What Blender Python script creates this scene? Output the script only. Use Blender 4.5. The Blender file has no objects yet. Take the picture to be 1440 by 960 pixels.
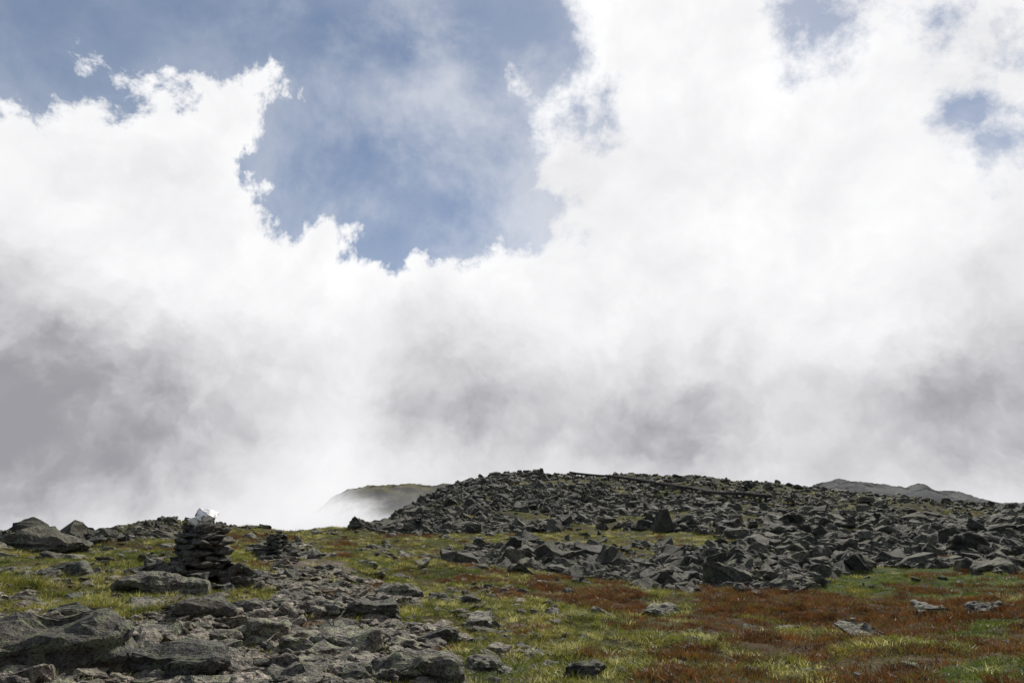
import bpy, bmesh, math, random
import numpy as np
from mathutils import Vector, Matrix, Euler, noise as mnoise
rng=np.random.default_rng(7); random.seed(7)
scene=bpy.context.scene
PITCH=math.radians(15.4); EYE=1.65; F=960.0
cp,sp=math.cos(PITCH),math.sin(PITCH)
def pdir(px,py):
    a=(px-720)/F; b=(480-py)/F
    return np.array([a, cp-b*sp, sp+b*cp])
def aztan(px,py):
    v=pdir(px,py); return math.atan2(v[0],v[1]), v[2]/math.hypot(v[0],v[1])
def proj(x,y,z):
    z=z-EYE; dep=np.maximum(y*cp+z*sp,1e-3); up=-y*sp+z*cp
    return 720+F*x/dep, 480-F*up/dep
# ---------------- numpy noise
def _h(i,j,s):
    n=(i.astype(np.int64)*374761393+j.astype(np.int64)*668265263+s*1442695041)&0xffffffff
    n=((n^(n>>13))*1274126177)&0xffffffff
    n=n^(n>>16)
    return (n&0xffff)/65535.0
def vnoise(x,y,s=0):
    xi=np.floor(x); yi=np.floor(y); fx=x-xi; fy=y-yi
    fx=fx*fx*fx*(fx*(fx*6-15)+10); fy=fy*fy*fy*(fy*(fy*6-15)+10)
    xi=xi.astype(np.int64); yi=yi.astype(np.int64)
    a=_h(xi,yi,s);b=_h(xi+1,yi,s);c=_h(xi,yi+1,s);d=_h(xi+1,yi+1,s)
    return (a*(1-fx)+b*fx)*(1-fy)+(c*(1-fx)+d*fx)*fy-0.5
def fbm(x,y,o=4,s=0,r=0.5):
    t=0;a=1.0;n=0
    for k in range(o):
        t=t+a*vnoise(x*2**k+k*17.3,y*2**k-k*9.1,s+k); n+=a; a*=r
    return t/n*1.6
def sst(x,a,b):
    t=np.clip((x-a)/(b-a),0,1); return t*t*(3-2*t)
# ---------------- terrain control table
D=[8,12,18,25,35,50,80,110,140]
COL={
-250:[960,885,822,797,775,757],
0:   [960,885,822,795,772,755],
110: [960,885,822,793,772,758],
250: [960,880,812,785,762,742],
330: [960,880,816,785,762,741],
470: [960,880,824,792,768,745],
530: [960,882,830,797,772,748,738,742,None],
580: [960,884,834,800,776,749,722,713,716],
630: [960,886,838,804,779,750,712,688,688],
700: [960,888,842,808,781,751,704,676,667],
850: [960,890,848,816,785,752,708,686,666],
900: [960,890,850,818,786,752,711,688,660],
1000:[960,892,852,822,787,752,714,692,671],
1150:[960,895,855,826,788,752,720,703,687],
1300:[960,895,856,828,790,756,729,714,704],
1440:[960,895,856,830,793,762,737,724,716],
1700:[960,895,858,832,800,772,748,738,730]}
LD=np.linspace(math.log(2.0),math.log(3000),150)
AZ=np.radians(np.arange(-180,180.01,0.75))
cols=[];caz=[]
for px,ys in sorted(COL.items()):
    az0,_=aztan(px,760)
    dd=[0.5,2,4];zz=[0,0,0.0]
    last=None
    for d,yv in zip(D,ys+[None]*(9-len(ys))):
        if yv is None: break
        _,t=aztan(px,yv); z=EYE+d*t; dd.append(d);zz.append(z);last=d
    zl=zz[-1]
    for f,dz in ((1.25,-1.2),(1.6,-5),(2.2,-12),(4,-35),(8,-75),(16,-110)):
        dd.append(last*f);zz.append(zl+dz)
    dd.append(3500);zz.append(-150)
    cols.append(np.interp(LD,np.log(dd),zz)); caz.append(az0)
caz=np.array(caz);cols=np.array(cols)
G=np.empty((len(AZ),len(LD)))
for j in range(len(LD)):
    G[:,j]=np.interp(AZ,caz,cols[:,j])
flat=np.interp(LD,np.log([0.5,20,60,150,400,3500]),[0,-.4,-3,-12,-40,-150])
w=sst(np.abs(AZ),math.radians(50),math.radians(90))[:,None]
G=G*(1-w)+flat[None]*w
def blur(G,ax,n):
    for _ in range(n):
        G=0.5*G+0.25*(np.roll(G,1,ax)+np.roll(G,-1,ax)) if ax==0 else np.concatenate([G[:,:1],0.5*G[:,1:-1]+0.25*(G[:,:-2]+G[:,2:]),G[:,-1:]],1)
    return G
G=blur(blur(G,1,4),0,3)
def H(x,y):
    x=np.asarray(x,float);y=np.asarray(y,float)
    az=np.arctan2(x,y);d=np.hypot(x,y);ld=np.log(np.maximum(d,2.001))
    u=np.clip((az+math.pi)/(AZ[1]-AZ[0]),0,len(AZ)-1.001); v=np.clip((ld-LD[0])/(LD[1]-LD[0]),0,len(LD)-1.001)
    i=u.astype(int);j=v.astype(int);fu=u-i;fv=v-j
    z=(G[i,j]*(1-fu)+G[i+1,j]*fu)*(1-fv)+(G[i,j+1]*(1-fu)+G[i+1,j+1]*fu)*fv
    z=z+fbm(x/1.6,y/1.6,4,3)*0.26*sst(d,2,10)+fbm(x/5,y/5,3,13)*0.42*sst(d,7,16)
    z=z+fbm(x/14,y/14,4,9)*1.3*sst(d,22,70)+fbm(x/5,y/5,3,19)*0.6*sst(d,35,90)
    return z
def hit(px,py,dmin=5,dmax=180):
    v=pdir(px,py); n=math.hypot(v[0],v[1])
    d=np.exp(np.linspace(math.log(dmin),math.log(dmax),1500))
    x=v[0]/n*d;y=v[1]/n*d;z=EYE+v[2]/n*d
    h=H(x,y);k=np.where(h>=z)[0]
    k=k[0] if len(k) else int(np.argmax(h-z))
    return float(x[k]),float(y[k]),float(h[k]),float(d[k])
# ---------------- masks
def inpoly(x,y,P):
    r=np.zeros(x.shape,bool);n=len(P)
    for i in range(n):
        x1,y1=P[i];x2,y2=P[(i+1)%n]
        c=((y1>y)!=(y2>y))&(x<(x2-x1)*(y-y1)/((y2-y1)+1e-9)+x1)
        r^=c
    return r
def ell(x,y,cx,cy,rx,ry): return ((x-cx)/rx)**2+((y-cy)/ry)**2<1
P_HILL=[(480,742),(560,712),(630,680),(700,655),(770,655),(860,688),(950,702),(1040,714),(1160,722),(1440,722),(1600,730),(1600,805),(1440,802),(1250,798),(1160,802),(1140,832),(1000,834),(820,816),(640,802),(640,776),(700,768),(860,768),(1000,776),(1060,764),(1000,750),(860,745),(700,748),(560,750)]
P_SPARSE=[(760,650),(1600,650),(1600,735),(1160,724),(1040,716),(860,690)]
P_BROWN=[(540,796),(660,803),(800,818),(1000,840),(1150,836),(1440,842),(1700,850),(1700,945),(1440,945),(1230,940),(1040,910),(900,872),(760,842),(640,820)]
P_PATH=[(368,768),(425,766),(500,795),(590,838),(600,862),(570,900),(520,930),(500,1000),(-200,1000),(-200,830),(0,858),(150,870),(300,860),(385,840),(380,800)]
P_RIDGE=[(-200,735),(60,735),(120,772),(-200,778)]
P_RIDGE2=[(108,765),(112,745),(200,732),(260,722),(330,732),(310,750),(200,758)]
def masks(x,y,z):
    sx,sy=proj(x,y,z); d=np.hypot(x,y)
    k=np.clip(30/np.maximum(d,5),0.2,3)
    n1=fbm(x/3,y/3,4,31);n2=fbm(x/3+40,y/3,4,37)
    qx=sx+n1*90*k; qy=sy+n2*14*np.clip(k,0.4,2)
    front=(y>0)
    hill=inpoly(qx,qy,P_HILL)
    gr=ell(qx,qy,900,732,55,9)|ell(qx,qy,780,679,60,5)|ell(qx,qy,1060,694,90,4)|ell(qx,qy,720,722,30,4)|ell(qx,qy,1215,745,40,4)
    gaps=fbm(x/7,y/7,4,201)>0.31
    rock=np.where(hill&~gr&~gaps,1.0,0.0)
    rock=np.maximum(rock,np.where(hill&(gr|gaps),0.45,0.0))
    sp_=inpoly(qx,qy,P_SPARSE)
    rock=np.maximum(rock,np.where(sp_,np.where(fbm(x/9,y/5,3,207)>-.1,0.9,0.6),0))
    rock=np.maximum(rock,np.where(inpoly(qx,qy,P_RIDGE),0.8,0))
    rock=np.maximum(rock,np.where(inpoly(qx,qy,P_RIDGE2),0.6,0))
    path=np.where(inpoly(qx,qy,P_PATH),1.0,0.0)
    brown=np.where(inpoly(qx,qy,P_BROWN),1.0,0.0)
    brown=np.maximum(brown,np.where(ell(qx,qy,260,760,130,14),0.5,0))
    green=np.where(ell(qx,qy,1310,820,180,20)|ell(qx,qy,1400,950,140,22),1.0,0.0)
    return rock*front,path*front,brown*front,green*front,sx,sy
# ---------------- node helpers
class NT:
    def __init__(s,nt): s.t=nt;s.n=nt.nodes;s.l=nt.links
    def new(s,t,**k):
        n=s.n.new(t)
        for a,b in k.items(): setattr(n,a,b)
        return n
    def set(s,sock,v):
        if hasattr(v,'is_output'): s.l.new(v,sock)
        else: sock.default_value=v
    def math(s,op,a,b=0.0,c=0.0,clamp=False):
        n=s.new('ShaderNodeMath',operation=op,use_clamp=clamp)
        s.set(n.inputs[0],a);s.set(n.inputs[1],b);s.set(n.inputs[2],c);return n.outputs[0]
    def vm(s,op,a,b=(0,0,0)):
        n=s.new('ShaderNodeVectorMath',operation=op);s.set(n.inputs[0],a);s.set(n.inputs[1],b)
        return n.outputs['Value'] if op in('DISTANCE','LENGTH','DOT_PRODUCT') else n.outputs[0]
    def vscale(s,a,k):
        n=s.new('ShaderNodeVectorMath',operation='SCALE');s.set(n.inputs[0],a);s.set(n.inputs[3],k);return n.outputs[0]
    def noise(s,vec,scale,detail=4,rough=0.5,dist=0.0):
        n=s.new('ShaderNodeTexNoise');s.set(n.inputs['Vector'],vec)
        n.inputs['Scale'].default_value=scale;n.inputs['Detail'].default_value=detail
        n.inputs['Roughness'].default_value=rough;n.inputs['Distortion'].default_value=dist
        return n.outputs[0],n.outputs[1]
    def ramp(s,v,a,b,lo=0.0,hi=1.0,smooth=True):
        n=s.new('ShaderNodeMapRange');n.interpolation_type='SMOOTHSTEP' if smooth else 'LINEAR'
        s.set(n.inputs[0],v);s.set(n.inputs[1],a);s.set(n.inputs[2],b);s.set(n.inputs[3],lo);s.set(n.inputs[4],hi)
        return n.outputs[0]
    def mix(s,f,a,b,mode='MIX'):
        n=s.new('ShaderNodeMix',data_type='RGBA',blend_type=mode)
        s.set(n.inputs[0],f)
        for i,v in((6,a),(7,b)):
            if isinstance(v,tuple) and len(v)==3: v=v+(1,)
            s.set(n.inputs[i],v)
        return n.outputs[2]
def mat(name):
    m=bpy.data.materials.new(name);m.use_nodes=True
    t=NT(m.node_tree);b=t.n['Principled BSDF'];return m,t,b
# ---------------- sun + world
SUN_AZ=math.radians(22);SUN_EL=math.radians(43)
sdir=Vector((math.sin(SUN_AZ)*math.cos(SUN_EL),math.cos(SUN_AZ)*math.cos(SUN_EL),math.sin(SUN_EL)))
sl=bpy.data.lights.new('sun','SUN');sl.energy=5.0;sl.angle=math.radians(0.5);sl.color=(1,0.95,0.86)
so=bpy.data.objects.new('sun',sl);scene.collection.objects.link(so)
so.rotation_euler=sdir.to_track_quat('Z','Y').to_euler();so.location=(0,0,40)
W=bpy.data.worlds.new('World');scene.world=W;W.use_nodes=True
try: W.cycles.sampling_method='NONE'
except Exception as e: print(e)
t=NT(W.node_tree);t.n.clear()
out=t.new('ShaderNodeOutputWorld')
tc=t.new('ShaderNodeTexCoord');Dv=tc.outputs['Generated']
sky=t.new('ShaderNodeTexSky');sky.sky_type='NISHITA';sky.sun_disc=False
sky.sun_elevation=SUN_EL;sky.sun_rotation=SUN_AZ;sky.altitude=1900;sky.dust_density=1.0
bgs=t.new('ShaderNodeBackground');bgs.inputs[1].default_value=0.092
skyc=t.mix(0.40,sky.outputs[0],(1.5,2.5,4.3))
t.l.new(skyc,bgs.inputs[0])
def warp(vec,sc,amp,det=5,rough=0.55):
    _,c=t.noise(vec,sc,det,rough)
    return t.vscale(t.vm('SUBTRACT',c,(0.5,0.5,0.5)),amp)
w1=warp(Dv,4.0,0.08,1);w2=warp(t.vm('ADD',Dv,w1),15.0,0.062,4,0.64)
P=t.vm('ADD',t.vm('ADD',Dv,w1),w2)
def ctr(px,py,r):
    c=Vector(pdir(px,py)).normalized();e=(Vector(pdir(px+r,py)).normalized()-c).length;f=(Vector(pdir(px,py+r)).normalized()-c).length
    return tuple(c),(e+f)/2
HOLE=[(10,50,112),(-110,50,170),(130,15,104),(250,5,104),(360,5,100),(480,50,110),(600,70,130),(690,50,110),(440,215,95),(540,200,120),(650,190,105),(430,265,62),(520,320,58),(575,330,62),(635,300,68),(695,290,54)]
sd=None
for px,py,r in HOLE:
    c,rr=ctr(px,py,r)
    v=t.math('SUBTRACT',t.vm('DISTANCE',P,c),rr)
    sd=v if sd is None else t.math('SMOOTH_MIN',sd,v,0.02)
for px,py,r in [(345,132,34),(378,122,24),(403,128,17),(414,146,9),(112,85,14),(735,130,24),(455,335,35),(490,332,17),(600,392,26)]:
    c,rr=ctr(px,py,r)
    v=t.math('SUBTRACT',rr,t.vm('DISTANCE',P,c))
    sd=t.math('SMOOTH_MAX',sd,v,0.012)
f1,_=t.noise(t.vm('ADD',Dv,w1),11,7,0.66)
f1c=t.math('SUBTRACT',f1,0.5)
sd2=None
for px,py,r in [(1150,15,66),(1185,66,42),(1320,45,42),(1392,208,40),(1345,160,32),(1410,60,30),(815,170,34),(770,300,30)]:
    c,rr=ctr(px,py,r)
    v=t.math('SUBTRACT',t.vm('DISTANCE',P,c),rr)
    sd2=v if sd2 is None else t.math('SMOOTH_MIN',sd2,v,0.03)
sd2=t.math('ADD',t.math('MULTIPLY',t.math('ADD',sd2,0.006),0.9),t.math('MULTIPLY',f1c,0.20))
gen,_=t.noise(Dv,1.6,2,0.55)
sdg=t.math('MULTIPLY',t.math('SUBTRACT',gen,0.54),1.2)
outf=t.ramp(t.vm('DISTANCE',Dv,(0,cp,sp)),0.85,1.15)
sd=t.math('ADD',t.math('MULTIPLY',sd,t.math('SUBTRACT',1.0,outf)),t.math('MULTIPLY',sdg,outf))
sde=t.math('ADD',sd,t.math('MULTIPLY',f1c,0.15))
sep=t.new('ShaderNodeSeparateXYZ');t.l.new(Dv,sep.inputs[0])
crisp=t.ramp(sep.outputs[0],-0.12,0.05,1.7,0.66)
dens=t.ramp(t.math('MULTIPLY',sde,crisp),-0.018,0.024)
dens=t.math('MINIMUM',dens,t.ramp(sd2,-0.04,0.025,0.12,1.0))
halo=t.ramp(sde,-0.14,0.04,0,0.24)
v1,_=t.noise(t.vm('ADD',Dv,w1),5,6,0.62)
veil=t.math('MULTIPLY',t.ramp(v1,0.38,0.70,0.05,0.48),t.ramp(sep.outputs[0],-0.45,-0.1,0.35,1.0))
dens=t.math('MAXIMUM',dens,t.math('ADD',t.math('MULTIPLY',halo,0.6),veil))
dens=t.math('MINIMUM',dens,1.0)
# shading of the cloud mass
P2=t.vm('ADD',P,t.vscale(w2,0.6))
S=None
for px,py,r,wt in [(-60,550,330,.50),(110,590,240,.36),(290,560,200,.34),(640,540,160,.30),(720,590,150,.20),(960,570,230,.22),(1460,560,330,.34),(1420,620,210,.18),(1240,600,220,.18),(860,600,190,.16),(30,670,190,.10),(210,665,130,.20),(1000,650,240,.13),(560,600,160,.10),
  (460,665,170,-.16),(1400,695,90,-.12),(1380,90,160,.12),(1000,60,140,.05),(780,260,90,.10),(150,230,120,.05),(420,490,110,.08),(-20,430,180,.14),(1440,330,150,.08)]:
    c,rr=ctr(px,py,r)
    v=t.ramp(t.vm('DISTANCE',P2,c),0.0,rr,wt,0.0)
    S=v if S is None else t.math('ADD',S,v)
b1,_=t.noise(P,6,4,0.55);b2,_=t.noise(t.vm('ADD',P,(-0.01,0.0,0.030)),6,4,0.55)
rel=t.math('MULTIPLY',t.math('SUBTRACT',b2,b1),1.7)
low=t.math('ADD',0.26,t.math('MULTIPLY',S,1.25))
S=t.math('ADD',S,t.math('MULTIPLY',rel,low))
S=t.math('ADD',S,t.ramp(v1,0.3,0.7,-0.02,0.08))
S=t.math('ADD',S,t.ramp(sde,0.015,0.07,0.0,0.05))
S=t.math('ADD',S,t.ramp(sep.outputs[2],0.36,0.02,0.0,0.18))
S=t.math('ADD',S,t.math('MULTIPLY',outf,0.55))  # clouds out of view darkened to cut ambient light on the ground
S=t.math('SMOOTH_MIN',t.math('MAXIMUM',S,0.0),0.82,0.25)
cc=t.mix(S,(1.0,1.0,1.01),(0.19,0.185,0.218))
bgc=t.new('ShaderNodeBackground');t.l.new(cc,bgc.inputs[0]);bgc.inputs[1].default_value=1.0
ms=t.new('ShaderNodeMixShader');t.l.new(dens,ms.inputs[0]);t.l.new(bgs.outputs[0],ms.inputs[1]);t.l.new(bgc.outputs[0],ms.inputs[2])
t.l.new(ms.outputs[0],out.inputs[0])
# ---------------- materials
def rock_mat(name,dark,light,lichen,lf=0.5,bump=0.5):
    m,t,b=mat(name)
    g=t.new('ShaderNodeNewGeometry').outputs['Position']
    oi=t.new('ShaderNodeObjectInfo').outputs['Random']
    n1,_=t.noise(g,1.3,2,0.6);n2,_=t.noise(g,14,4,0.72);n3,_=t.noise(g,6,3,0.65)
    c=t.mix(t.ramp(n2,0.34,0.66),dark,light)
    c=t.mix(t.math('MULTIPLY',t.ramp(n1,0.35,0.65),0.5),c,(0.11,0.09,0.065))
    c=t.mix(t.math('MULTIPLY',t.ramp(n3,0.50,0.58),lf),c,lichen)
    n4,_=t.noise(g,38,2,0.6)
    c=t.mix(t.ramp(n4,0.54,0.64,0,0.8),c,(0.012,0.012,0.011))
    c=t.mix(1.0,c,t.mix(oi,(0.42,0.42,0.42),(1.35,1.31,1.25)),'MULTIPLY')
    t.l.new(c,b.inputs['Base Color']);b.inputs['Roughness'].default_value=0.8
    b.inputs['Specular IOR Level'].default_value=0.3
    bp=t.new('ShaderNodeBump');bp.inputs['Strength'].default_value=bump;bp.inputs['Distance'].default_value=0.08
    t.l.new(t.math('ADD',n2,t.math('MULTIPLY',n4,0.35)),bp.inputs['Height']);t.l.new(bp.outputs[0],b.inputs['Normal'])
    return m
M_ROCK=rock_mat('lichen_rock',(0.040,0.039,0.035),(0.25,0.24,0.21),(0.28,0.30,0.18),0.65,1.0)
M_SCREE=rock_mat('dark_scree_rock',(0.020,0.021,0.019),(0.115,0.112,0.100),(0.17,0.185,0.10),0.6,1.0)  # albedo lowered so backlit shade of the hillside sits in the colour
M_PATH=rock_mat('path_rock',(0.075,0.065,0.055),(0.42,0.37,0.32),(0.31,0.32,0.22),0.4,0.9)
M_CAIRN=rock_mat('cairn_rock',(0.03,0.03,0.03),(0.14,0.135,0.13),(0.21,0.22,0.16),0.45,1.0)
M_QUARTZ,t,b=mat('white_quartz')
g=t.new('ShaderNodeNewGeometry').outputs['Position'];n,_=t.noise(g,9,6,0.6)
t.l.new(t.mix(t.ramp(n,0.53,0.6),(0.92,0.90,0.87),(0.25,0.22,0.20)),b.inputs['Base Color']);b.inputs['Roughness'].default_value=0.6
# ground
M_G,t,b=mat('alpine_ground')
g=t.new('ShaderNodeNewGeometry').outputs['Position']
def att(n):
    a=t.new('ShaderNodeAttribute');a.attribute_name=n;return a.outputs['Fac']
n1,_=t.noise(g,0.35,4,0.6);n2,_=t.noise(g,2.2,5,0.7);n3,_=t.noise(g,18,3,0.7);n0,_=t.noise(g,0.09,3,0.6)
c=t.mix(t.ramp(n1,0.38,0.62),(0.055,0.060,0.013),(0.09,0.07,0.022))
c=t.mix(t.ramp(n2,0.45,0.62,0,0.85),c,(0.03,0.022,0.011))
c=t.mix(t.ramp(n0,0.48,0.62,0,0.5),c,(0.035,0.04,0.014))
c=t.mix(t.math('MULTIPLY',att('m_brown'),t.ramp(n2,0.35,0.6,0.2,0.85)),c,(0.055,0.025,0.012))
c=t.mix(t.math('MULTIPLY',att('m_green'),0.7),c,(0.045,0.07,0.014))
c=t.mix(t.math('MULTIPLY',att('m_path'),t.ramp(n2,0.35,0.55)),c,t.mix(n3,(0.05,0.04,0.032),(0.25,0.21,0.175)))
c=t.mix(t.ramp(att('m_rock'),0.35,0.95,0,0.9),c,(0.020,0.022,0.013))
c=t.mix(t.ramp(n3,0.4,0.75,0,0.6),c,(0.015,0.015,0.008))
t.l.new(c,b.inputs['Base Color']);b.inputs['Roughness'].default_value=0.95;b.inputs['Specular IOR Level'].default_value=0.1
bp=t.new('ShaderNodeBump');bp.inputs['Strength'].default_value=0.9;bp.inputs['Distance'].default_value=0.12
t.l.new(t.math('ADD',n2,t.math('MULTIPLY',n3,0.4)),bp.inputs['Height']);t.l.new(bp.outputs[0],b.inputs['Normal'])
def grass_mat(name,cols):
    m,t,b=mat(name)
    g=t.new('ShaderNodeNewGeometry').outputs['Position']
    oi=t.new('ShaderNodeObjectInfo').outputs['Random']
    n1,_=t.noise(g,0.55,3,0.6);n2,_=t.noise(g,3.0,2,0.6)
    c=t.mix(t.ramp(n1,0.43,0.57),cols[0],cols[1])
    c=t.mix(t.ramp(n2,0.44,0.56),c,cols[2])
    c=t.mix(t.ramp(oi,0.82,0.87),c,cols[3])
    n5,_=t.noise(g,60,1,0.5)
    c=t.mix(t.ramp(n5,0.5,0.65,0,0.7),c,cols[4])
    t.l.new(c,b.inputs['Base Color']);b.inputs['Roughness'].default_value=0.5;b.inputs['Specular IOR Level'].default_value=0.4
    tr=t.new('ShaderNodeBsdfTranslucent');t.l.new(c,tr.inputs[0])
    mx=t.new('ShaderNodeMixShader');mx.inputs[0].default_value=0.5
    t.l.new(b.outputs[0],mx.inputs[1]);t.l.new(tr.outputs[0],mx.inputs[2])
    t.l.new(mx.outputs[0],t.n['Material Output'].inputs[0]);return m
M_GRASS=grass_mat('alpine_grass',[(0.145,0.165,0.020),(0.21,0.18,0.036),(0.043,0.056,0.010),(0.55,0.50,0.20),(0.36,0.35,0.075)])
M_SEDGE=grass_mat('russet_sedge',[(0.12,0.042,0.011),(0.16,0.07,0.018),(0.05,0.022,0.009),(0.10,0.10,0.022),(0.20,0.10,0.025)])
M_MOSS=grass_mat('green_turf',[(0.075,0.125,0.014),(0.12,0.155,0.018),(0.035,0.055,0.010),(0.18,0.20,0.04),(0.16,0.20,0.03)])
# ---------------- ground mesh
def build_ground():
    a=np.concatenate([np.radians(np.arange(-180,-48,3.0)),np.radians(np.linspace(-48,48,860)),np.radians(np.arange(51,180,3.0))])
    d=np.exp(np.linspace(math.log(1.0),math.log(3000),560))
    A,DD=np.meshgrid(a,d,indexing='ij')
    x=np.sin(A)*DD;y=np.cos(A)*DD;z=H(x,y)
    na,nd=A.shape
    co=np.stack([x,y,z],-1).reshape(-1,3)
    co=np.vstack([co,[[0,0,float(z[:,0].mean())]]])
    idx=np.arange(na*nd).reshape(na,nd);nx=np.roll(idx,-1,0)
    q=np.stack([idx[:,:-1],idx[:,1:],nx[:,1:],nx[:,:-1]],-1).reshape(-1,4)
    tri=np.stack([np.full(na,na*nd),idx[:,0],nx[:,0]],-1)
    me=bpy.data.meshes.new('ground')
    nl=len(q)*4+len(tri)*3
    me.vertices.add(len(co));me.vertices.foreach_set('co',co.ravel())
    me.loops.add(nl);me.loops.foreach_set('vertex_index',np.concatenate([q.ravel(),tri.ravel()]))
    me.polygons.add(len(q)+len(tri))
    me.polygons.foreach_set('loop_start',np.concatenate([np.arange(len(q))*4,len(q)*4+np.arange(len(tri))*3]))
    me.update(calc_edges=True)
    me.polygons.foreach_set('use_smooth',np.ones(len(me.polygons),bool))
    r,p,b_,g_,_,_=masks(co[:,0],co[:,1],co[:,2])
    for n,v in(('m_rock',r),('m_path',p),('m_brown',b_),('m_green',g_)):
        at=me.attributes.new(n,'FLOAT','POINT');at.data.foreach_set('value',v.astype(np.float32))
    me.materials.append(M_G)
    o=bpy.data.objects.new('ground',me);scene.collection.objects.link(o)
    if me.polygons[1000].normal.z<0: me.flip_normals()
build_ground()
# ---------------- rocks
def rock_mesh(name,seed,dims=(1,0.8,0.5),npts=16,cuts=2,disp=0.05,m=None,bev=0.03):
    r=random.Random(seed);bm=bmesh.new()
    for i in range(npts):
        v=Vector((r.gauss(0,1),r.gauss(0,1),r.gauss(0,1))).normalized()
        v=Vector([math.copysign(abs(c)**0.6,c) for c in v])*r.uniform(0.42,0.55)
        bm.verts.new((v.x*dims[0],v.y*dims[1],v.z*dims[2]))
    res=bmesh.ops.convex_hull(bm,input=bm.verts)
    bmesh.ops.delete(bm,geom=list({g for g in res['geom_interior'] if isinstance(g,bmesh.types.BMVert)}),context='VERTS')
    bmesh.ops.bevel(bm,geom=list(bm.edges),offset=bev,segments=1,affect='EDGES',clamp_overlap=True)
    bmesh.ops.triangulate(bm,faces=bm.faces)
    if cuts: bmesh.ops.subdivide_edges(bm,edges=list(bm.edges),cuts=cuts,use_grid_fill=True)
    bmesh.ops.triangulate(bm,faces=bm.faces)
    off=Vector((seed*3.7,seed*1.3,0))
    bm.normal_update()
    nn=[(v,v.normal.copy()) for v in bm.verts]
    for v,n in nn:
        p=v.co*2.2+off
        k=mnoise.fractal(p,0.9,2.0,4)*disp+ (mnoise.noise(p*3.1))*disp*0.6
        lay=(abs(((v.co.z/dims[2]*4.0+mnoise.noise(p*0.7)*1.2)%1.0)-0.5)-0.25)*disp*1.1
        v.co+=n*(k+lay*(1-abs(n.z)))
    me=bpy.data.meshes.new(name);bm.to_mesh(me);bm.free()
    if m: me.materials.append(m)
    return me
def make_coll(name,meshes):
    c=bpy.data.collections.new(name)
    for i,me in enumerate(meshes):
        o=bpy.data.objects.new(f'{name}_{i:02d}',me);c.objects.link(o)
    return c
def scatter(name,pos,rot,scl,idx,coll):
    me=bpy.data.meshes.new(name);n=len(pos)
    me.vertices.add(n);me.vertices.foreach_set('co',np.asarray(pos,np.float32).ravel())
    for nm,v in(('rot',rot),('scl',scl)):
        a=me.attributes.new(nm,'FLOAT_VECTOR','POINT');a.data.foreach_set('vector',np.asarray(v,np.float32).ravel())
    a=me.attributes.new('idx','INT','POINT');a.data.foreach_set('value',np.asarray(idx,np.int32))
    o=bpy.data.objects.new(name,me);scene.collection.objects.link(o)
    ng=bpy.data.node_groups.new(name+'_scatter','GeometryNodeTree')
    ng.interface.new_socket('Geometry',in_out='INPUT',socket_type='NodeSocketGeometry')
    ng.interface.new_socket('Geometry',in_out='OUTPUT',socket_type='NodeSocketGeometry')
    N=ng.nodes;L=ng.links
    gi=N.new('NodeGroupInput');go=N.new('NodeGroupOutput')
    ci=N.new('GeometryNodeCollectionInfo');ci.inputs['Collection'].default_value=coll
    ci.inputs['Separate Children'].default_value=True;ci.inputs['Reset Children'].default_value=True
    ip=N.new('GeometryNodeInstanceOnPoints');ip.inputs['Pick Instance'].default_value=True
    def na(nm,dt):
        x=N.new('GeometryNodeInputNamedAttribute');x.data_type=dt;x.inputs['Name'].default_value=nm
        return [s for s in x.outputs if s.enabled and s.name=='Attribute'][0]
    L.new(gi.outputs[0],ip.inputs['Points']);L.new(ci.outputs[0],ip.inputs['Instance'])
    L.new(na('idx','INT'),ip.inputs['Instance Index'])
    er=N.new('FunctionNodeEulerToRotation');L.new(na('rot','FLOAT_VECTOR'),er.inputs[0])
    L.new(er.outputs[0],ip.inputs['Rotation']);L.new(na('scl','FLOAT_VECTOR'),ip.inputs['Scale'])
    L.new(ip.outputs[0],go.inputs[0])
    md=o.modifiers.new('scatter','NODES');md.node_group=ng
    print(name,n)
    return o
def polar(n,d0,d1,az=48,cap=None):
    a=np.radians(rng.uniform(-az,az,n));d=np.exp(rng.uniform(math.log(d0),math.log(d1),n))
    if cap:
        dens=n/(math.log(d1/d0)*2*math.radians(az))/d**2
        k=rng.uniform(0,1,n)<cap/dens; a=a[k];d=d[k]
    x=np.sin(a)*d;y=np.cos(a)*d;return x,y,H(x,y),d
NV=10
C_SCREE=make_coll('scree_rock',[rock_mesh('scree_rock',100+i,(1,random.uniform(.65,.9),random.uniform(.4,.75)),16,1,0.09,M_SCREE,0.05) for i in range(NV)])
C_FLAT=make_coll('field_stone',[rock_mesh('field_stone',200+i,(1,random.uniform(.6,.9),random.uniform(.25,.5)),17,3,0.09,M_ROCK,0.04) for i in range(NV)])
C_PATH=make_coll('path_stone',[rock_mesh('path_stone',300+i,(1,random.uniform(.6,.9),random.uniform(.2,.4)),15,2,0.08,M_PATH,0.04) for i in range(NV)])
x,y,z,d=polar(150000,20,165)
rk,pa,br,gn,sx,sy=masks(x,y,z)
edgeN=fbm(x/2.0,y/2.0,3,301)
keep=rng.uniform(0,1,len(x))<np.where(rk>0.95,0.80+0.4*edgeN,rk*np.where(rk<.55,.20,.52))
near=(rk<.3)&(d>22)&(d<75)&(sx>520)&(rng.uniform(0,1,len(x))<0.018*sst(edgeN,-.2,.3))
keep|=near
x,y,z,d,rk=x[keep],y[keep],z[keep],d[keep],rk[keep];n=len(x)
s=rng.lognormal(0,0.60,n)*(0.215+0.0040*d)*np.where(rk<.95,.8,1);s=np.clip(s,0.12,2.0)
big=rng.uniform(0,1,n)<0.012;s[big]*=1.6
rot=np.stack([rng.normal(0,.35,n),rng.normal(0,.35,n),rng.uniform(0,6.28,n)],-1)
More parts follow.
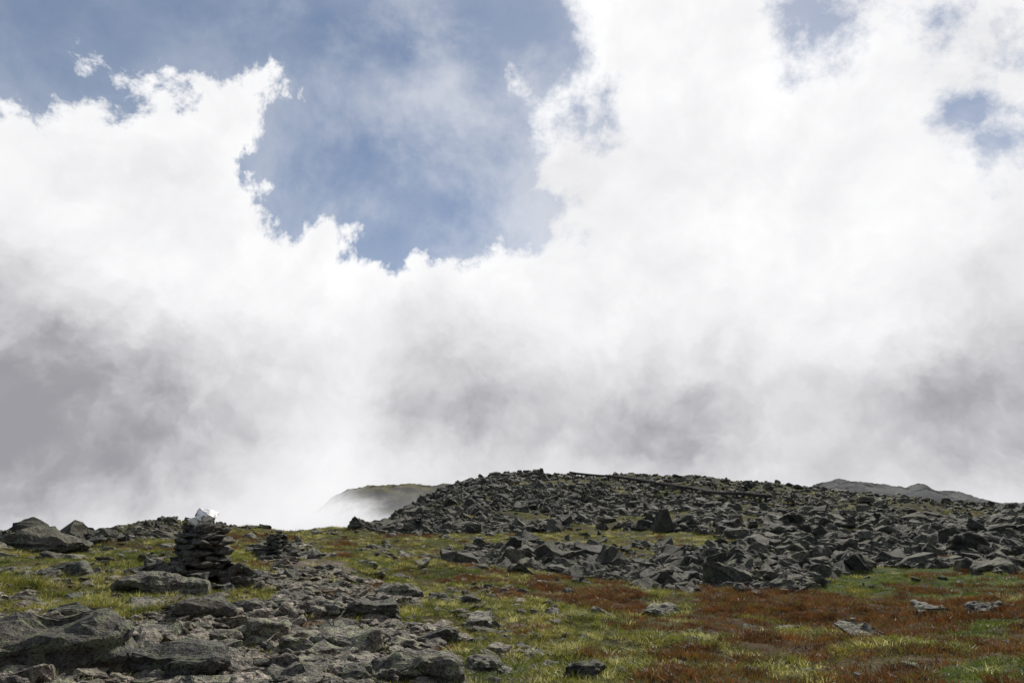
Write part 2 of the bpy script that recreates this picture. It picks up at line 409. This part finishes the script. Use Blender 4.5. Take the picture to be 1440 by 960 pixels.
scatter('boulder_field',np.stack([x,y,z+s*rng.uniform(-.22,.14,n)],-1),rot,np.stack([s]*3,-1),rng.integers(0,NV,n),C_SCREE)
x,y,z,d=polar(26000,6,60)
rk,pa,br,gn,sx,sy=masks(x,y,z)
cl=sst(fbm(x/2.5,y/2.5,3,77),-0.05,0.25)
p=np.where(sx<720,0.08+0.30*cl,0.02+0.05*cl);p=np.where(br>0.9,0.010,p);p=np.where(gn>0.5,0.02,p);p=np.where(pa>0.5,0.34,p);p=np.where(rk>0.5,0.3,p)
keep=rng.uniform(0,1,len(x))<p
x,y,z,d,pa=x[keep],y[keep],z[keep],d[keep],pa[keep];n=len(x)
s=np.clip(rng.lognormal(0,0.72,n)*(0.10+0.0052*d)*np.where(pa>.5,1.1,1),0.05,0.9)
rot=np.stack([rng.normal(0,.16,n),rng.normal(0,.16,n),rng.uniform(0,6.28,n)],-1)
scatter('field_stones',np.stack([x,y,z+s*rng.uniform(-.06,.06,n)],-1),rot,np.stack([s]*3,-1),rng.integers(0,NV,n),C_FLAT)
x,y,z,d=polar(100000,6,45)
rk,pa,br,gn,sx,sy=masks(x,y,z)
keep=((pa>0.5)&(rng.uniform(0,1,len(x))<0.8*sst(fbm(x/1.5,y/1.5,3,123),-.45,-.05)))|((pa<.5)&(sx<800)&(rng.uniform(0,1,len(x))<0.14*sst(fbm(x/1.2,y/1.2,3,125),-.0,.3)))
x,y,z,d=x[keep],y[keep],z[keep],d[keep];n=len(x)
s=np.clip(rng.lognormal(0,0.7,n)*(0.05+0.0046*d),0.025,0.55)
rot=np.stack([rng.normal(0,.22,n),rng.normal(0,.22,n),rng.uniform(0,6.28,n)],-1)
scatter('path_stones',np.stack([x,y,z+s*rng.uniform(-.0,.12,n)],-1),rot,np.stack([s]*3,-1),rng.integers(0,NV,n),C_PATH)
# ---------------- grass
def tuft(name,seed,m,nb=34,hmin=.07,hmax=.2,rad=.12,lean=.5,wd=.007):
    r=random.Random(seed);V=[];Fc=[]
    for i in range(nb):
        a=r.uniform(0,6.283);q=rad*math.sqrt(r.random());bx,by=math.cos(a)*q,math.sin(a)*q
        h=r.uniform(hmin,hmax)*(1-.35*q/rad);a2=a+r.gauss(0,.8);ln=h*r.uniform(.1,lean*2);wa=r.uniform(0,3.14)
        wx,wy=math.cos(wa)*wd/2,math.sin(wa)*wd/2;b0=len(V)
        for k,(tz,tw) in enumerate(((0,1),(.55,.85),(1,0.0))):
            o=ln*tz*tz;cx,cy,cz=bx+math.cos(a2)*o,by+math.sin(a2)*o,h*(tz-0.25*tz*tz*(ln/h))-0.02
            if k<2: V+=[(cx-wx*tw,cy-wy*tw,cz),(cx+wx*tw,cy+wy*tw,cz)]
            else: V.append((cx,cy,cz))
        Fc+=[(b0,b0+1,b0+3,b0+2),(b0+2,b0+3,b0+4)]
    me=bpy.data.meshes.new(name);me.from_pydata(V,[],Fc);me.materials.append(m);return me
C_GR=make_coll('grass_tuft',[tuft('grass_tuft',i,M_GRASS,52,rad=.13) for i in range(6)])
C_SE=make_coll('sedge_tuft',[tuft('sedge_tuft',20+i,M_SEDGE,52,.08,.2,.14,.4) for i in range(5)])
C_MO=make_coll('turf_tuft',[tuft('turf_tuft',40+i,M_MOSS,54,.04,.13,.14,.5) for i in range(5)])
x,y,z,d=polar(110000,5.5,150,cap=60)
rk,pa,br,gn,sx,sy=masks(x,y,z)
u=rng.uniform(0,1,len(x))
pg=0.30+0.70*sst(fbm(x/0.9,y/0.9,3,55),-.22,.2)
ok=(u<pg)&~((rk>.9)&(u>.07))&~((rk>.3)&(u>.32))&~((pa>.5)&(u>.13))&((z>-3))
clump=fbm(x/1.3,y/1.3,4,91)
edge=fbm(x/6,y/6,3,17)
bsel=ok&(br>.9)&(clump>-0.26+0.35*edge)&(gn<.5)
bsel|=ok&(br>.4)&(br<.9)&(clump>0.0)
bsel|=ok&(clump>0.02+0.25*edge)&(sx>920)&(d<25)
bsel|=ok&(clump>0.26)&(sx>300)&(d<60)
gsel=ok&(gn>.5)&(clump>-.25)
gsel|=ok&(fbm(x/2.3,y/2.3,3,61)>0.25)&(d<40)
gsel&=~bsel
nsel=ok&~bsel&~gsel
for nm,sel,co,nv in(('grass',nsel,C_GR,6),('russet_sedge',bsel,C_SE,5),('green_turf',gsel,C_MO,5)):
    X,Y,Z,DD=x[sel],y[sel],z[sel],d[sel];n=len(X)
    s=rng.uniform(.55,1.35,n)*np.clip(0.74+DD/55,0.8,2.6)
    if nm=='russet_sedge': s*=1.0+0.4*np.clip(clump[sel],0,.5)
    rot=np.stack([rng.normal(0,.12,n),rng.normal(0,.12,n),rng.uniform(0,6.28,n)],-1)
    sc=np.stack([s*1.15,s*1.15,s*np.where(DD>30,.6,.78)],-1)
    scatter(nm,np.stack([X,Y,Z],-1),rot,sc,rng.integers(0,nv,n),co)
# ---------------- individual foreground boulders
def boulder(px,py,wpx,asp=(1,.7,.5),seed=0,yaw=0,sink=.25,m=M_ROCK):
    X,Y,Z,d=hit(px,py)
    s=wpx/F*d/math.cos(math.atan2(X,Y))*0.85
    me=rock_mesh('boulder',seed+500,asp,20,6,0.08,m,0.035)
    o=bpy.data.objects.new('boulder',me);scene.collection.objects.link(o)
    o.scale=(s,s,s);o.rotation_euler=(random.gauss(0,.06),random.gauss(0,.06),yaw)
    o.location=(X,Y,Z+s*asp[2]*(.5-sink)*.6)
for a in [(60,940,180,(1,.8,.5),1,.2,.2),(225,945,170,(1,.7,.30),2,-.2,.25),(378,900,66,(1,.9,.75),3,.4,.2),(490,912,120,(1,.7,.42),4,-.3,.25),
          (585,956,175,(1,.7,.30),5,.1,.2),(680,945,66,(1,.8,.5),6,.6,.2),(822,948,62,(1,.8,.5),7,-.5,.2),(925,862,66,(1,.7,.3),8,.1,.25),(575,915,66,(1,.7,.4),9,.3,.3),
          (285,868,80,(1,.8,.5),10,.3,.2),(205,835,75,(1,.7,.5),11,.1,.2),(95,808,55,(1,.7,.4),12,.1,.2),(1310,862,50,(1,.7,.35),13,.1,.2),(1385,862,45,(1,.7,.4),14,.5,.2),
          (60,772,120,(1,.4,.22),15,-.3,.3),(530,868,100,(1,.7,.4),16,.2,.2),(560,838,80,(1,.6,.35),17,.2,.2),(270,835,60,(1,.7,.5),18,.5,.2),(1370,775,60,(1,.7,.45),19,.3,.2),(1105,760,45,(1,.8,.7),20,.8,.15),(1215,765,40,(1,.8,.6),21,.2,.15),
          (150,905,80,(1,.7,.35),22,.5,.2),(300,905,80,(1,.6,.3),23,-.4,.2),(420,940,85,(1,.7,.3),24,.9,.2),(110,870,70,(1,.6,.35),25,.2,.2),(345,862,60,(1,.7,.4),26,.7,.2),(450,858,75,(1,.7,.35),27,-.2,.2)]:
    boulder(*a,m=M_SCREE if (a[1]<790 or a[4] in(1,25,10)) else M_ROCK)
# ---------------- cairns
def cairn(px,py,h,rb,seed,quartz=True,apron=True):
    r=random.Random(seed);X,Y,Z,d=hit(px,py)
    src=[rock_mesh('slab',900+seed*10+i,(1,r.uniform(.65,.85),.30),13,2,0.06) for i in range(8)]
    V=[];Fc=[];Mi=[]
    def add(me,M,mi):
        b0=len(V)
        V.extend([tuple(M@v.co) for v in me.vertices]);Fc.extend([tuple(b0+i for i in p.vertices) for p in me.polygons]);Mi.extend([mi]*len(me.polygons))
    zc=0.0
    while zc<h*0.84:
        f=zc/h
        rad=rb*(1.0-0.42*f**1.1) if f<.62 else rb*(0.72-1.25*(f-.62))
        rad*=r.uniform(.92,1.08)
        th=r.uniform(.10,.21)*h/1.35
        L=r.uniform(.75,1.05)*max(rad,.2)
        n=max(3,int(2*math.pi*rad/(L*.75))) if rad>.25 else 2
        a0=r.uniform(0,6.28)
        for i in range(n):
            a=a0+i*6.283/n+r.gauss(0,.2);q=max(rad-L*.42,0)*r.uniform(.8,1.2)
            sc=L*r.uniform(.65,1.15)
            M=Matrix.Translation((math.cos(a)*q,math.sin(a)*q,zc+r.uniform(-.03,.03)))@Euler((r.gauss(0,.12),r.gauss(0,.12),a+1.57+r.gauss(0,.5))).to_matrix().to_4x4()@Matrix.Diagonal((sc,sc,th/.27*r.uniform(.6,1.15),1))
            add(r.choice(src),M,0)
        M=Matrix.Translation((0,0,zc))@Matrix.Diagonal((rad*1.15,rad*1.15,th/.28,1));add(src[0],M,0)
        zc+=th*.84
    if quartz:
        q1=rock_mesh('q',950+seed,(1,.8,.75),14,2,0.05)
        add(q1,Matrix.Translation((0.05,-.08,h*.93))@Euler((.35,.15,.4)).to_matrix().to_4x4()@Matrix.Diagonal((.55,.5,.45,1)),1)
        q2=rock_mesh('q',960+seed,(1,.7,.6),12,2,0.05)
        add(q2,Matrix.Translation((-.20,-.12,h*.85))@Euler((.3,.5,1.4)).to_matrix().to_4x4()@Matrix.Diagonal((.36,.36,.32,1)),1)
    else:
        add(src[1],Matrix.Translation((0,0,h*.9))@Euler((.2,.1,.4)).to_matrix().to_4x4()@Matrix.Diagonal((rb*.55,rb*.5,rb*.9,1)),0)
    if apron:
        for i in range(46):
            a=r.uniform(0,6.283);q=rb*r.uniform(.9,1.75);sc=r.uniform(.35,.75)*rb/.75
            add(r.choice(src),Matrix.Translation((math.cos(a)*q,math.sin(a)*q,float(H(X+math.cos(a)*q,Y+math.sin(a)*q))-Z+.03+max(0,.45*(1.5*rb-q))*r.uniform(.5,1)))@Euler((r.gauss(0,.22),r.gauss(0,.22),a)).to_matrix().to_4x4()@Matrix.Diagonal((sc,sc,sc*1.2,1)),0)
    me=bpy.data.meshes.new('cairn');me.from_pydata(V,[],Fc);me.materials.append(M_CAIRN);me.materials.append(M_QUARTZ)
    me.polygons.foreach_set('material_index',Mi);me.update()
    o=bpy.data.objects.new('cairn',me);scene.collection.objects.link(o);o.location=(X,Y,Z);print('cairn',X,Y,Z,d)
    for s_ in src: bpy.data.meshes.remove(s_)
cairn(281,808,1.38,.80,1)
cairn(388,784,.95,.55,2,False,True)
cairn(588,748,1.0,.5,3,False,False)
# ---------------- railway track on the hill
M_WOOD,t,b=mat('weathered_timber')
g=t.new('ShaderNodeNewGeometry').outputs['Position'];n,_=t.noise(g,3,5,0.6)
t.l.new(t.mix(n,(0.02,0.018,0.015),(0.07,0.062,0.054)),b.inputs['Base Color']);b.inputs['Roughness'].default_value=0.95
M_STEEL,t,b=mat('rail_steel')
g=t.new('ShaderNodeNewGeometry').outputs['Position'];n,_=t.noise(g,5,4,0.6)
t.l.new(t.mix(n,(0.03,0.022,0.018),(0.08,0.065,0.055)),b.inputs['Base Color']);b.inputs['Roughness'].default_value=0.7;b.inputs['Metallic'].default_value=.3
pts=[]
for px,py in[(790,667),(845,672),(905,683),(985,695),(1065,708),(1105,713)]:
    X,Y,Z,d=hit(px,py,60,170);pts.append((X,Y))
pts=np.array(pts);seg=np.r_[0,np.cumsum(np.hypot(*np.diff(pts,axis=0).T))]
S_=np.arange(0,seg[-1],.9);tx=np.interp(S_,seg,pts[:,0]);ty=np.interp(S_,seg,pts[:,1])
ker=np.ones(15)/15
txs=np.convolve(np.pad(tx,7,'edge'),ker,'valid');tys=np.convolve(np.pad(ty,7,'edge'),ker,'valid')
tz=H(txs,tys);tzs=np.convolve(np.pad(tz,6,'edge'),np.ones(13)/13,'valid')+0.72
bm=bmesh.new()
def bx(c,dims,yaw,mi,pitch=0):
    r=bmesh.ops.create_cube(bm,size=1,matrix=Matrix.Translation(c)@Euler((0,pitch,yaw)).to_matrix().to_4x4()@Matrix.Diagonal((*dims,1)))
    for f in {f for v in r['verts'] for f in v.link_faces}: f.material_index=mi
for i in range(len(S_)-1):
    dx,dy,dz=txs[i+1]-txs[i],tys[i+1]-tys[i],tzs[i+1]-tzs[i];L=math.hypot(dx,dy)
    if L<.1: continue
    yaw=math.atan2(dy,dx);pt=-math.atan2(dz,L);c=Vector((txs[i],tys[i],tzs[i]));nv=Vector((-dy/L,dx/L,0))
    bx(c,(.22,2.2,.13),yaw,0)
    mid=c+Vector((dx,dy,dz))/2
    for off,hh in((-.72,.12),(.72,.12),(0,.09)): bx(mid+nv*off+Vector((0,0,.13)),(L*1.05,.07,hh),yaw,1,pt)
    for off in(-.9,.9): bx(mid+nv*off+Vector((0,0,-.13)),(L*1.05,.12,.12),yaw,0,pt)
    if i%5==0:
        for off in(-.9,.9):
            p=c+nv*off;g0=float(H(p.x,p.y));hgt=max(c.z-.19-g0+.3,.2)
            bx((p.x,p.y,g0-.3+hgt/2),(.2,.2,hgt),yaw,0)
me=bpy.data.meshes.new('railway_track');bm.to_mesh(me);bm.free();me.materials.append(M_WOOD);me.materials.append(M_STEEL)
o=bpy.data.objects.new('railway_track',me);scene.collection.objects.link(o)
# ---------------- distant hills
def far_hill(name,prof,d0,depth,m,zb,rough):
    px=np.linspace(prof[0][0],prof[-1][0],260);py=np.interp(px,[p[0] for p in prof],[p[1] for p in prof])
    rows=70;V=np.zeros((260,rows,3))
    for i in range(260):
        a,tt=aztan(px[i],py[i])
        for j in range(rows):
            q=j/(rows-1);dd=d0+(q-.5)*2*depth
            pk=EYE+d0*tt
            sh=max(math.sin(math.pi*q),0)**0.8
            V[i,j]=(math.sin(a)*dd,math.cos(a)*dd,zb+(pk-zb)*sh)
    V[:,:,2]+=fbm(V[:,:,0]/ (d0*.03),V[:,:,1]/(d0*.03),5,5,0.6)*rough
    idx=np.arange(260*rows).reshape(260,rows)
    q=np.stack([idx[:-1,:-1],idx[1:,:-1],idx[1:,1:],idx[:-1,1:]],-1).reshape(-1,4)
    me=bpy.data.meshes.new(name);me.from_pydata(V.reshape(-1,3).tolist(),[],q.tolist());me.materials.append(m)
    me.polygons.foreach_set('use_smooth',np.ones(len(q),bool))
    o=bpy.data.objects.new(name,me);scene.collection.objects.link(o)
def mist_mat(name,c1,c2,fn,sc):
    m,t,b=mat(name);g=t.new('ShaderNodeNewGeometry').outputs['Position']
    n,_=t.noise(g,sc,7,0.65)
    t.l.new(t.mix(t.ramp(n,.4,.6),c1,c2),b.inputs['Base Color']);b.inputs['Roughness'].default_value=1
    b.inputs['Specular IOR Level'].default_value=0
    tr=t.new('ShaderNodeBsdfTransparent');mx=t.new('ShaderNodeMixShader')  # mist and haze put into the surface by blending to transparent
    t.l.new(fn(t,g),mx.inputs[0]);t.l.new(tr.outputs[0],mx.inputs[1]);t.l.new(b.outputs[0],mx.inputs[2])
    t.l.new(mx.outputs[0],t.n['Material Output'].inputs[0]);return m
def f_hill(t,g):  # surface thins out low and to the left, standing in for mist
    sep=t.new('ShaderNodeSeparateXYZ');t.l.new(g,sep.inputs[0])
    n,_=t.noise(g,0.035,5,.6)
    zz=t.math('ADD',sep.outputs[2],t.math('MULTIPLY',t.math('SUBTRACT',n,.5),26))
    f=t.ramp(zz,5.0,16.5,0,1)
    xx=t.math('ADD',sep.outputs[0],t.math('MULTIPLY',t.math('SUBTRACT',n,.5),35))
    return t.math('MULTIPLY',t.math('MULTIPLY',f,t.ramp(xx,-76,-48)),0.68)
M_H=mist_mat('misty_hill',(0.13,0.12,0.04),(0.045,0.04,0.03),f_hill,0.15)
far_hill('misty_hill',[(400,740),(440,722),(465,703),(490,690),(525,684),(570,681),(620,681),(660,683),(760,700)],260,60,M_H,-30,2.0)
M_R=mist_mat('hazy_ridge',(0.02,0.02,0.02),(0.11,0.11,0.10),lambda t,g:t.math('ADD',0.62,0.0),0.12)  # even partial transparency stands in for distance haze
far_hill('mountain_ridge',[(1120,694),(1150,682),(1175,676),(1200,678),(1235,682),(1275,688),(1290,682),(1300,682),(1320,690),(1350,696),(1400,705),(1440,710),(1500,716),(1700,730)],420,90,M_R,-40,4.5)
# ---------------- camera
cam=bpy.data.cameras.new('camera');co=bpy.data.objects.new('camera',cam);scene.collection.objects.link(co)
co.location=(0,0,EYE);co.rotation_euler=(math.pi/2+PITCH,0,0);cam.lens=24;cam.sensor_width=36;cam.clip_end=10000;cam.clip_start=.05
scene.camera=co
scene.view_settings.view_transform='Standard';scene.view_settings.look='None';scene.view_settings.exposure=0
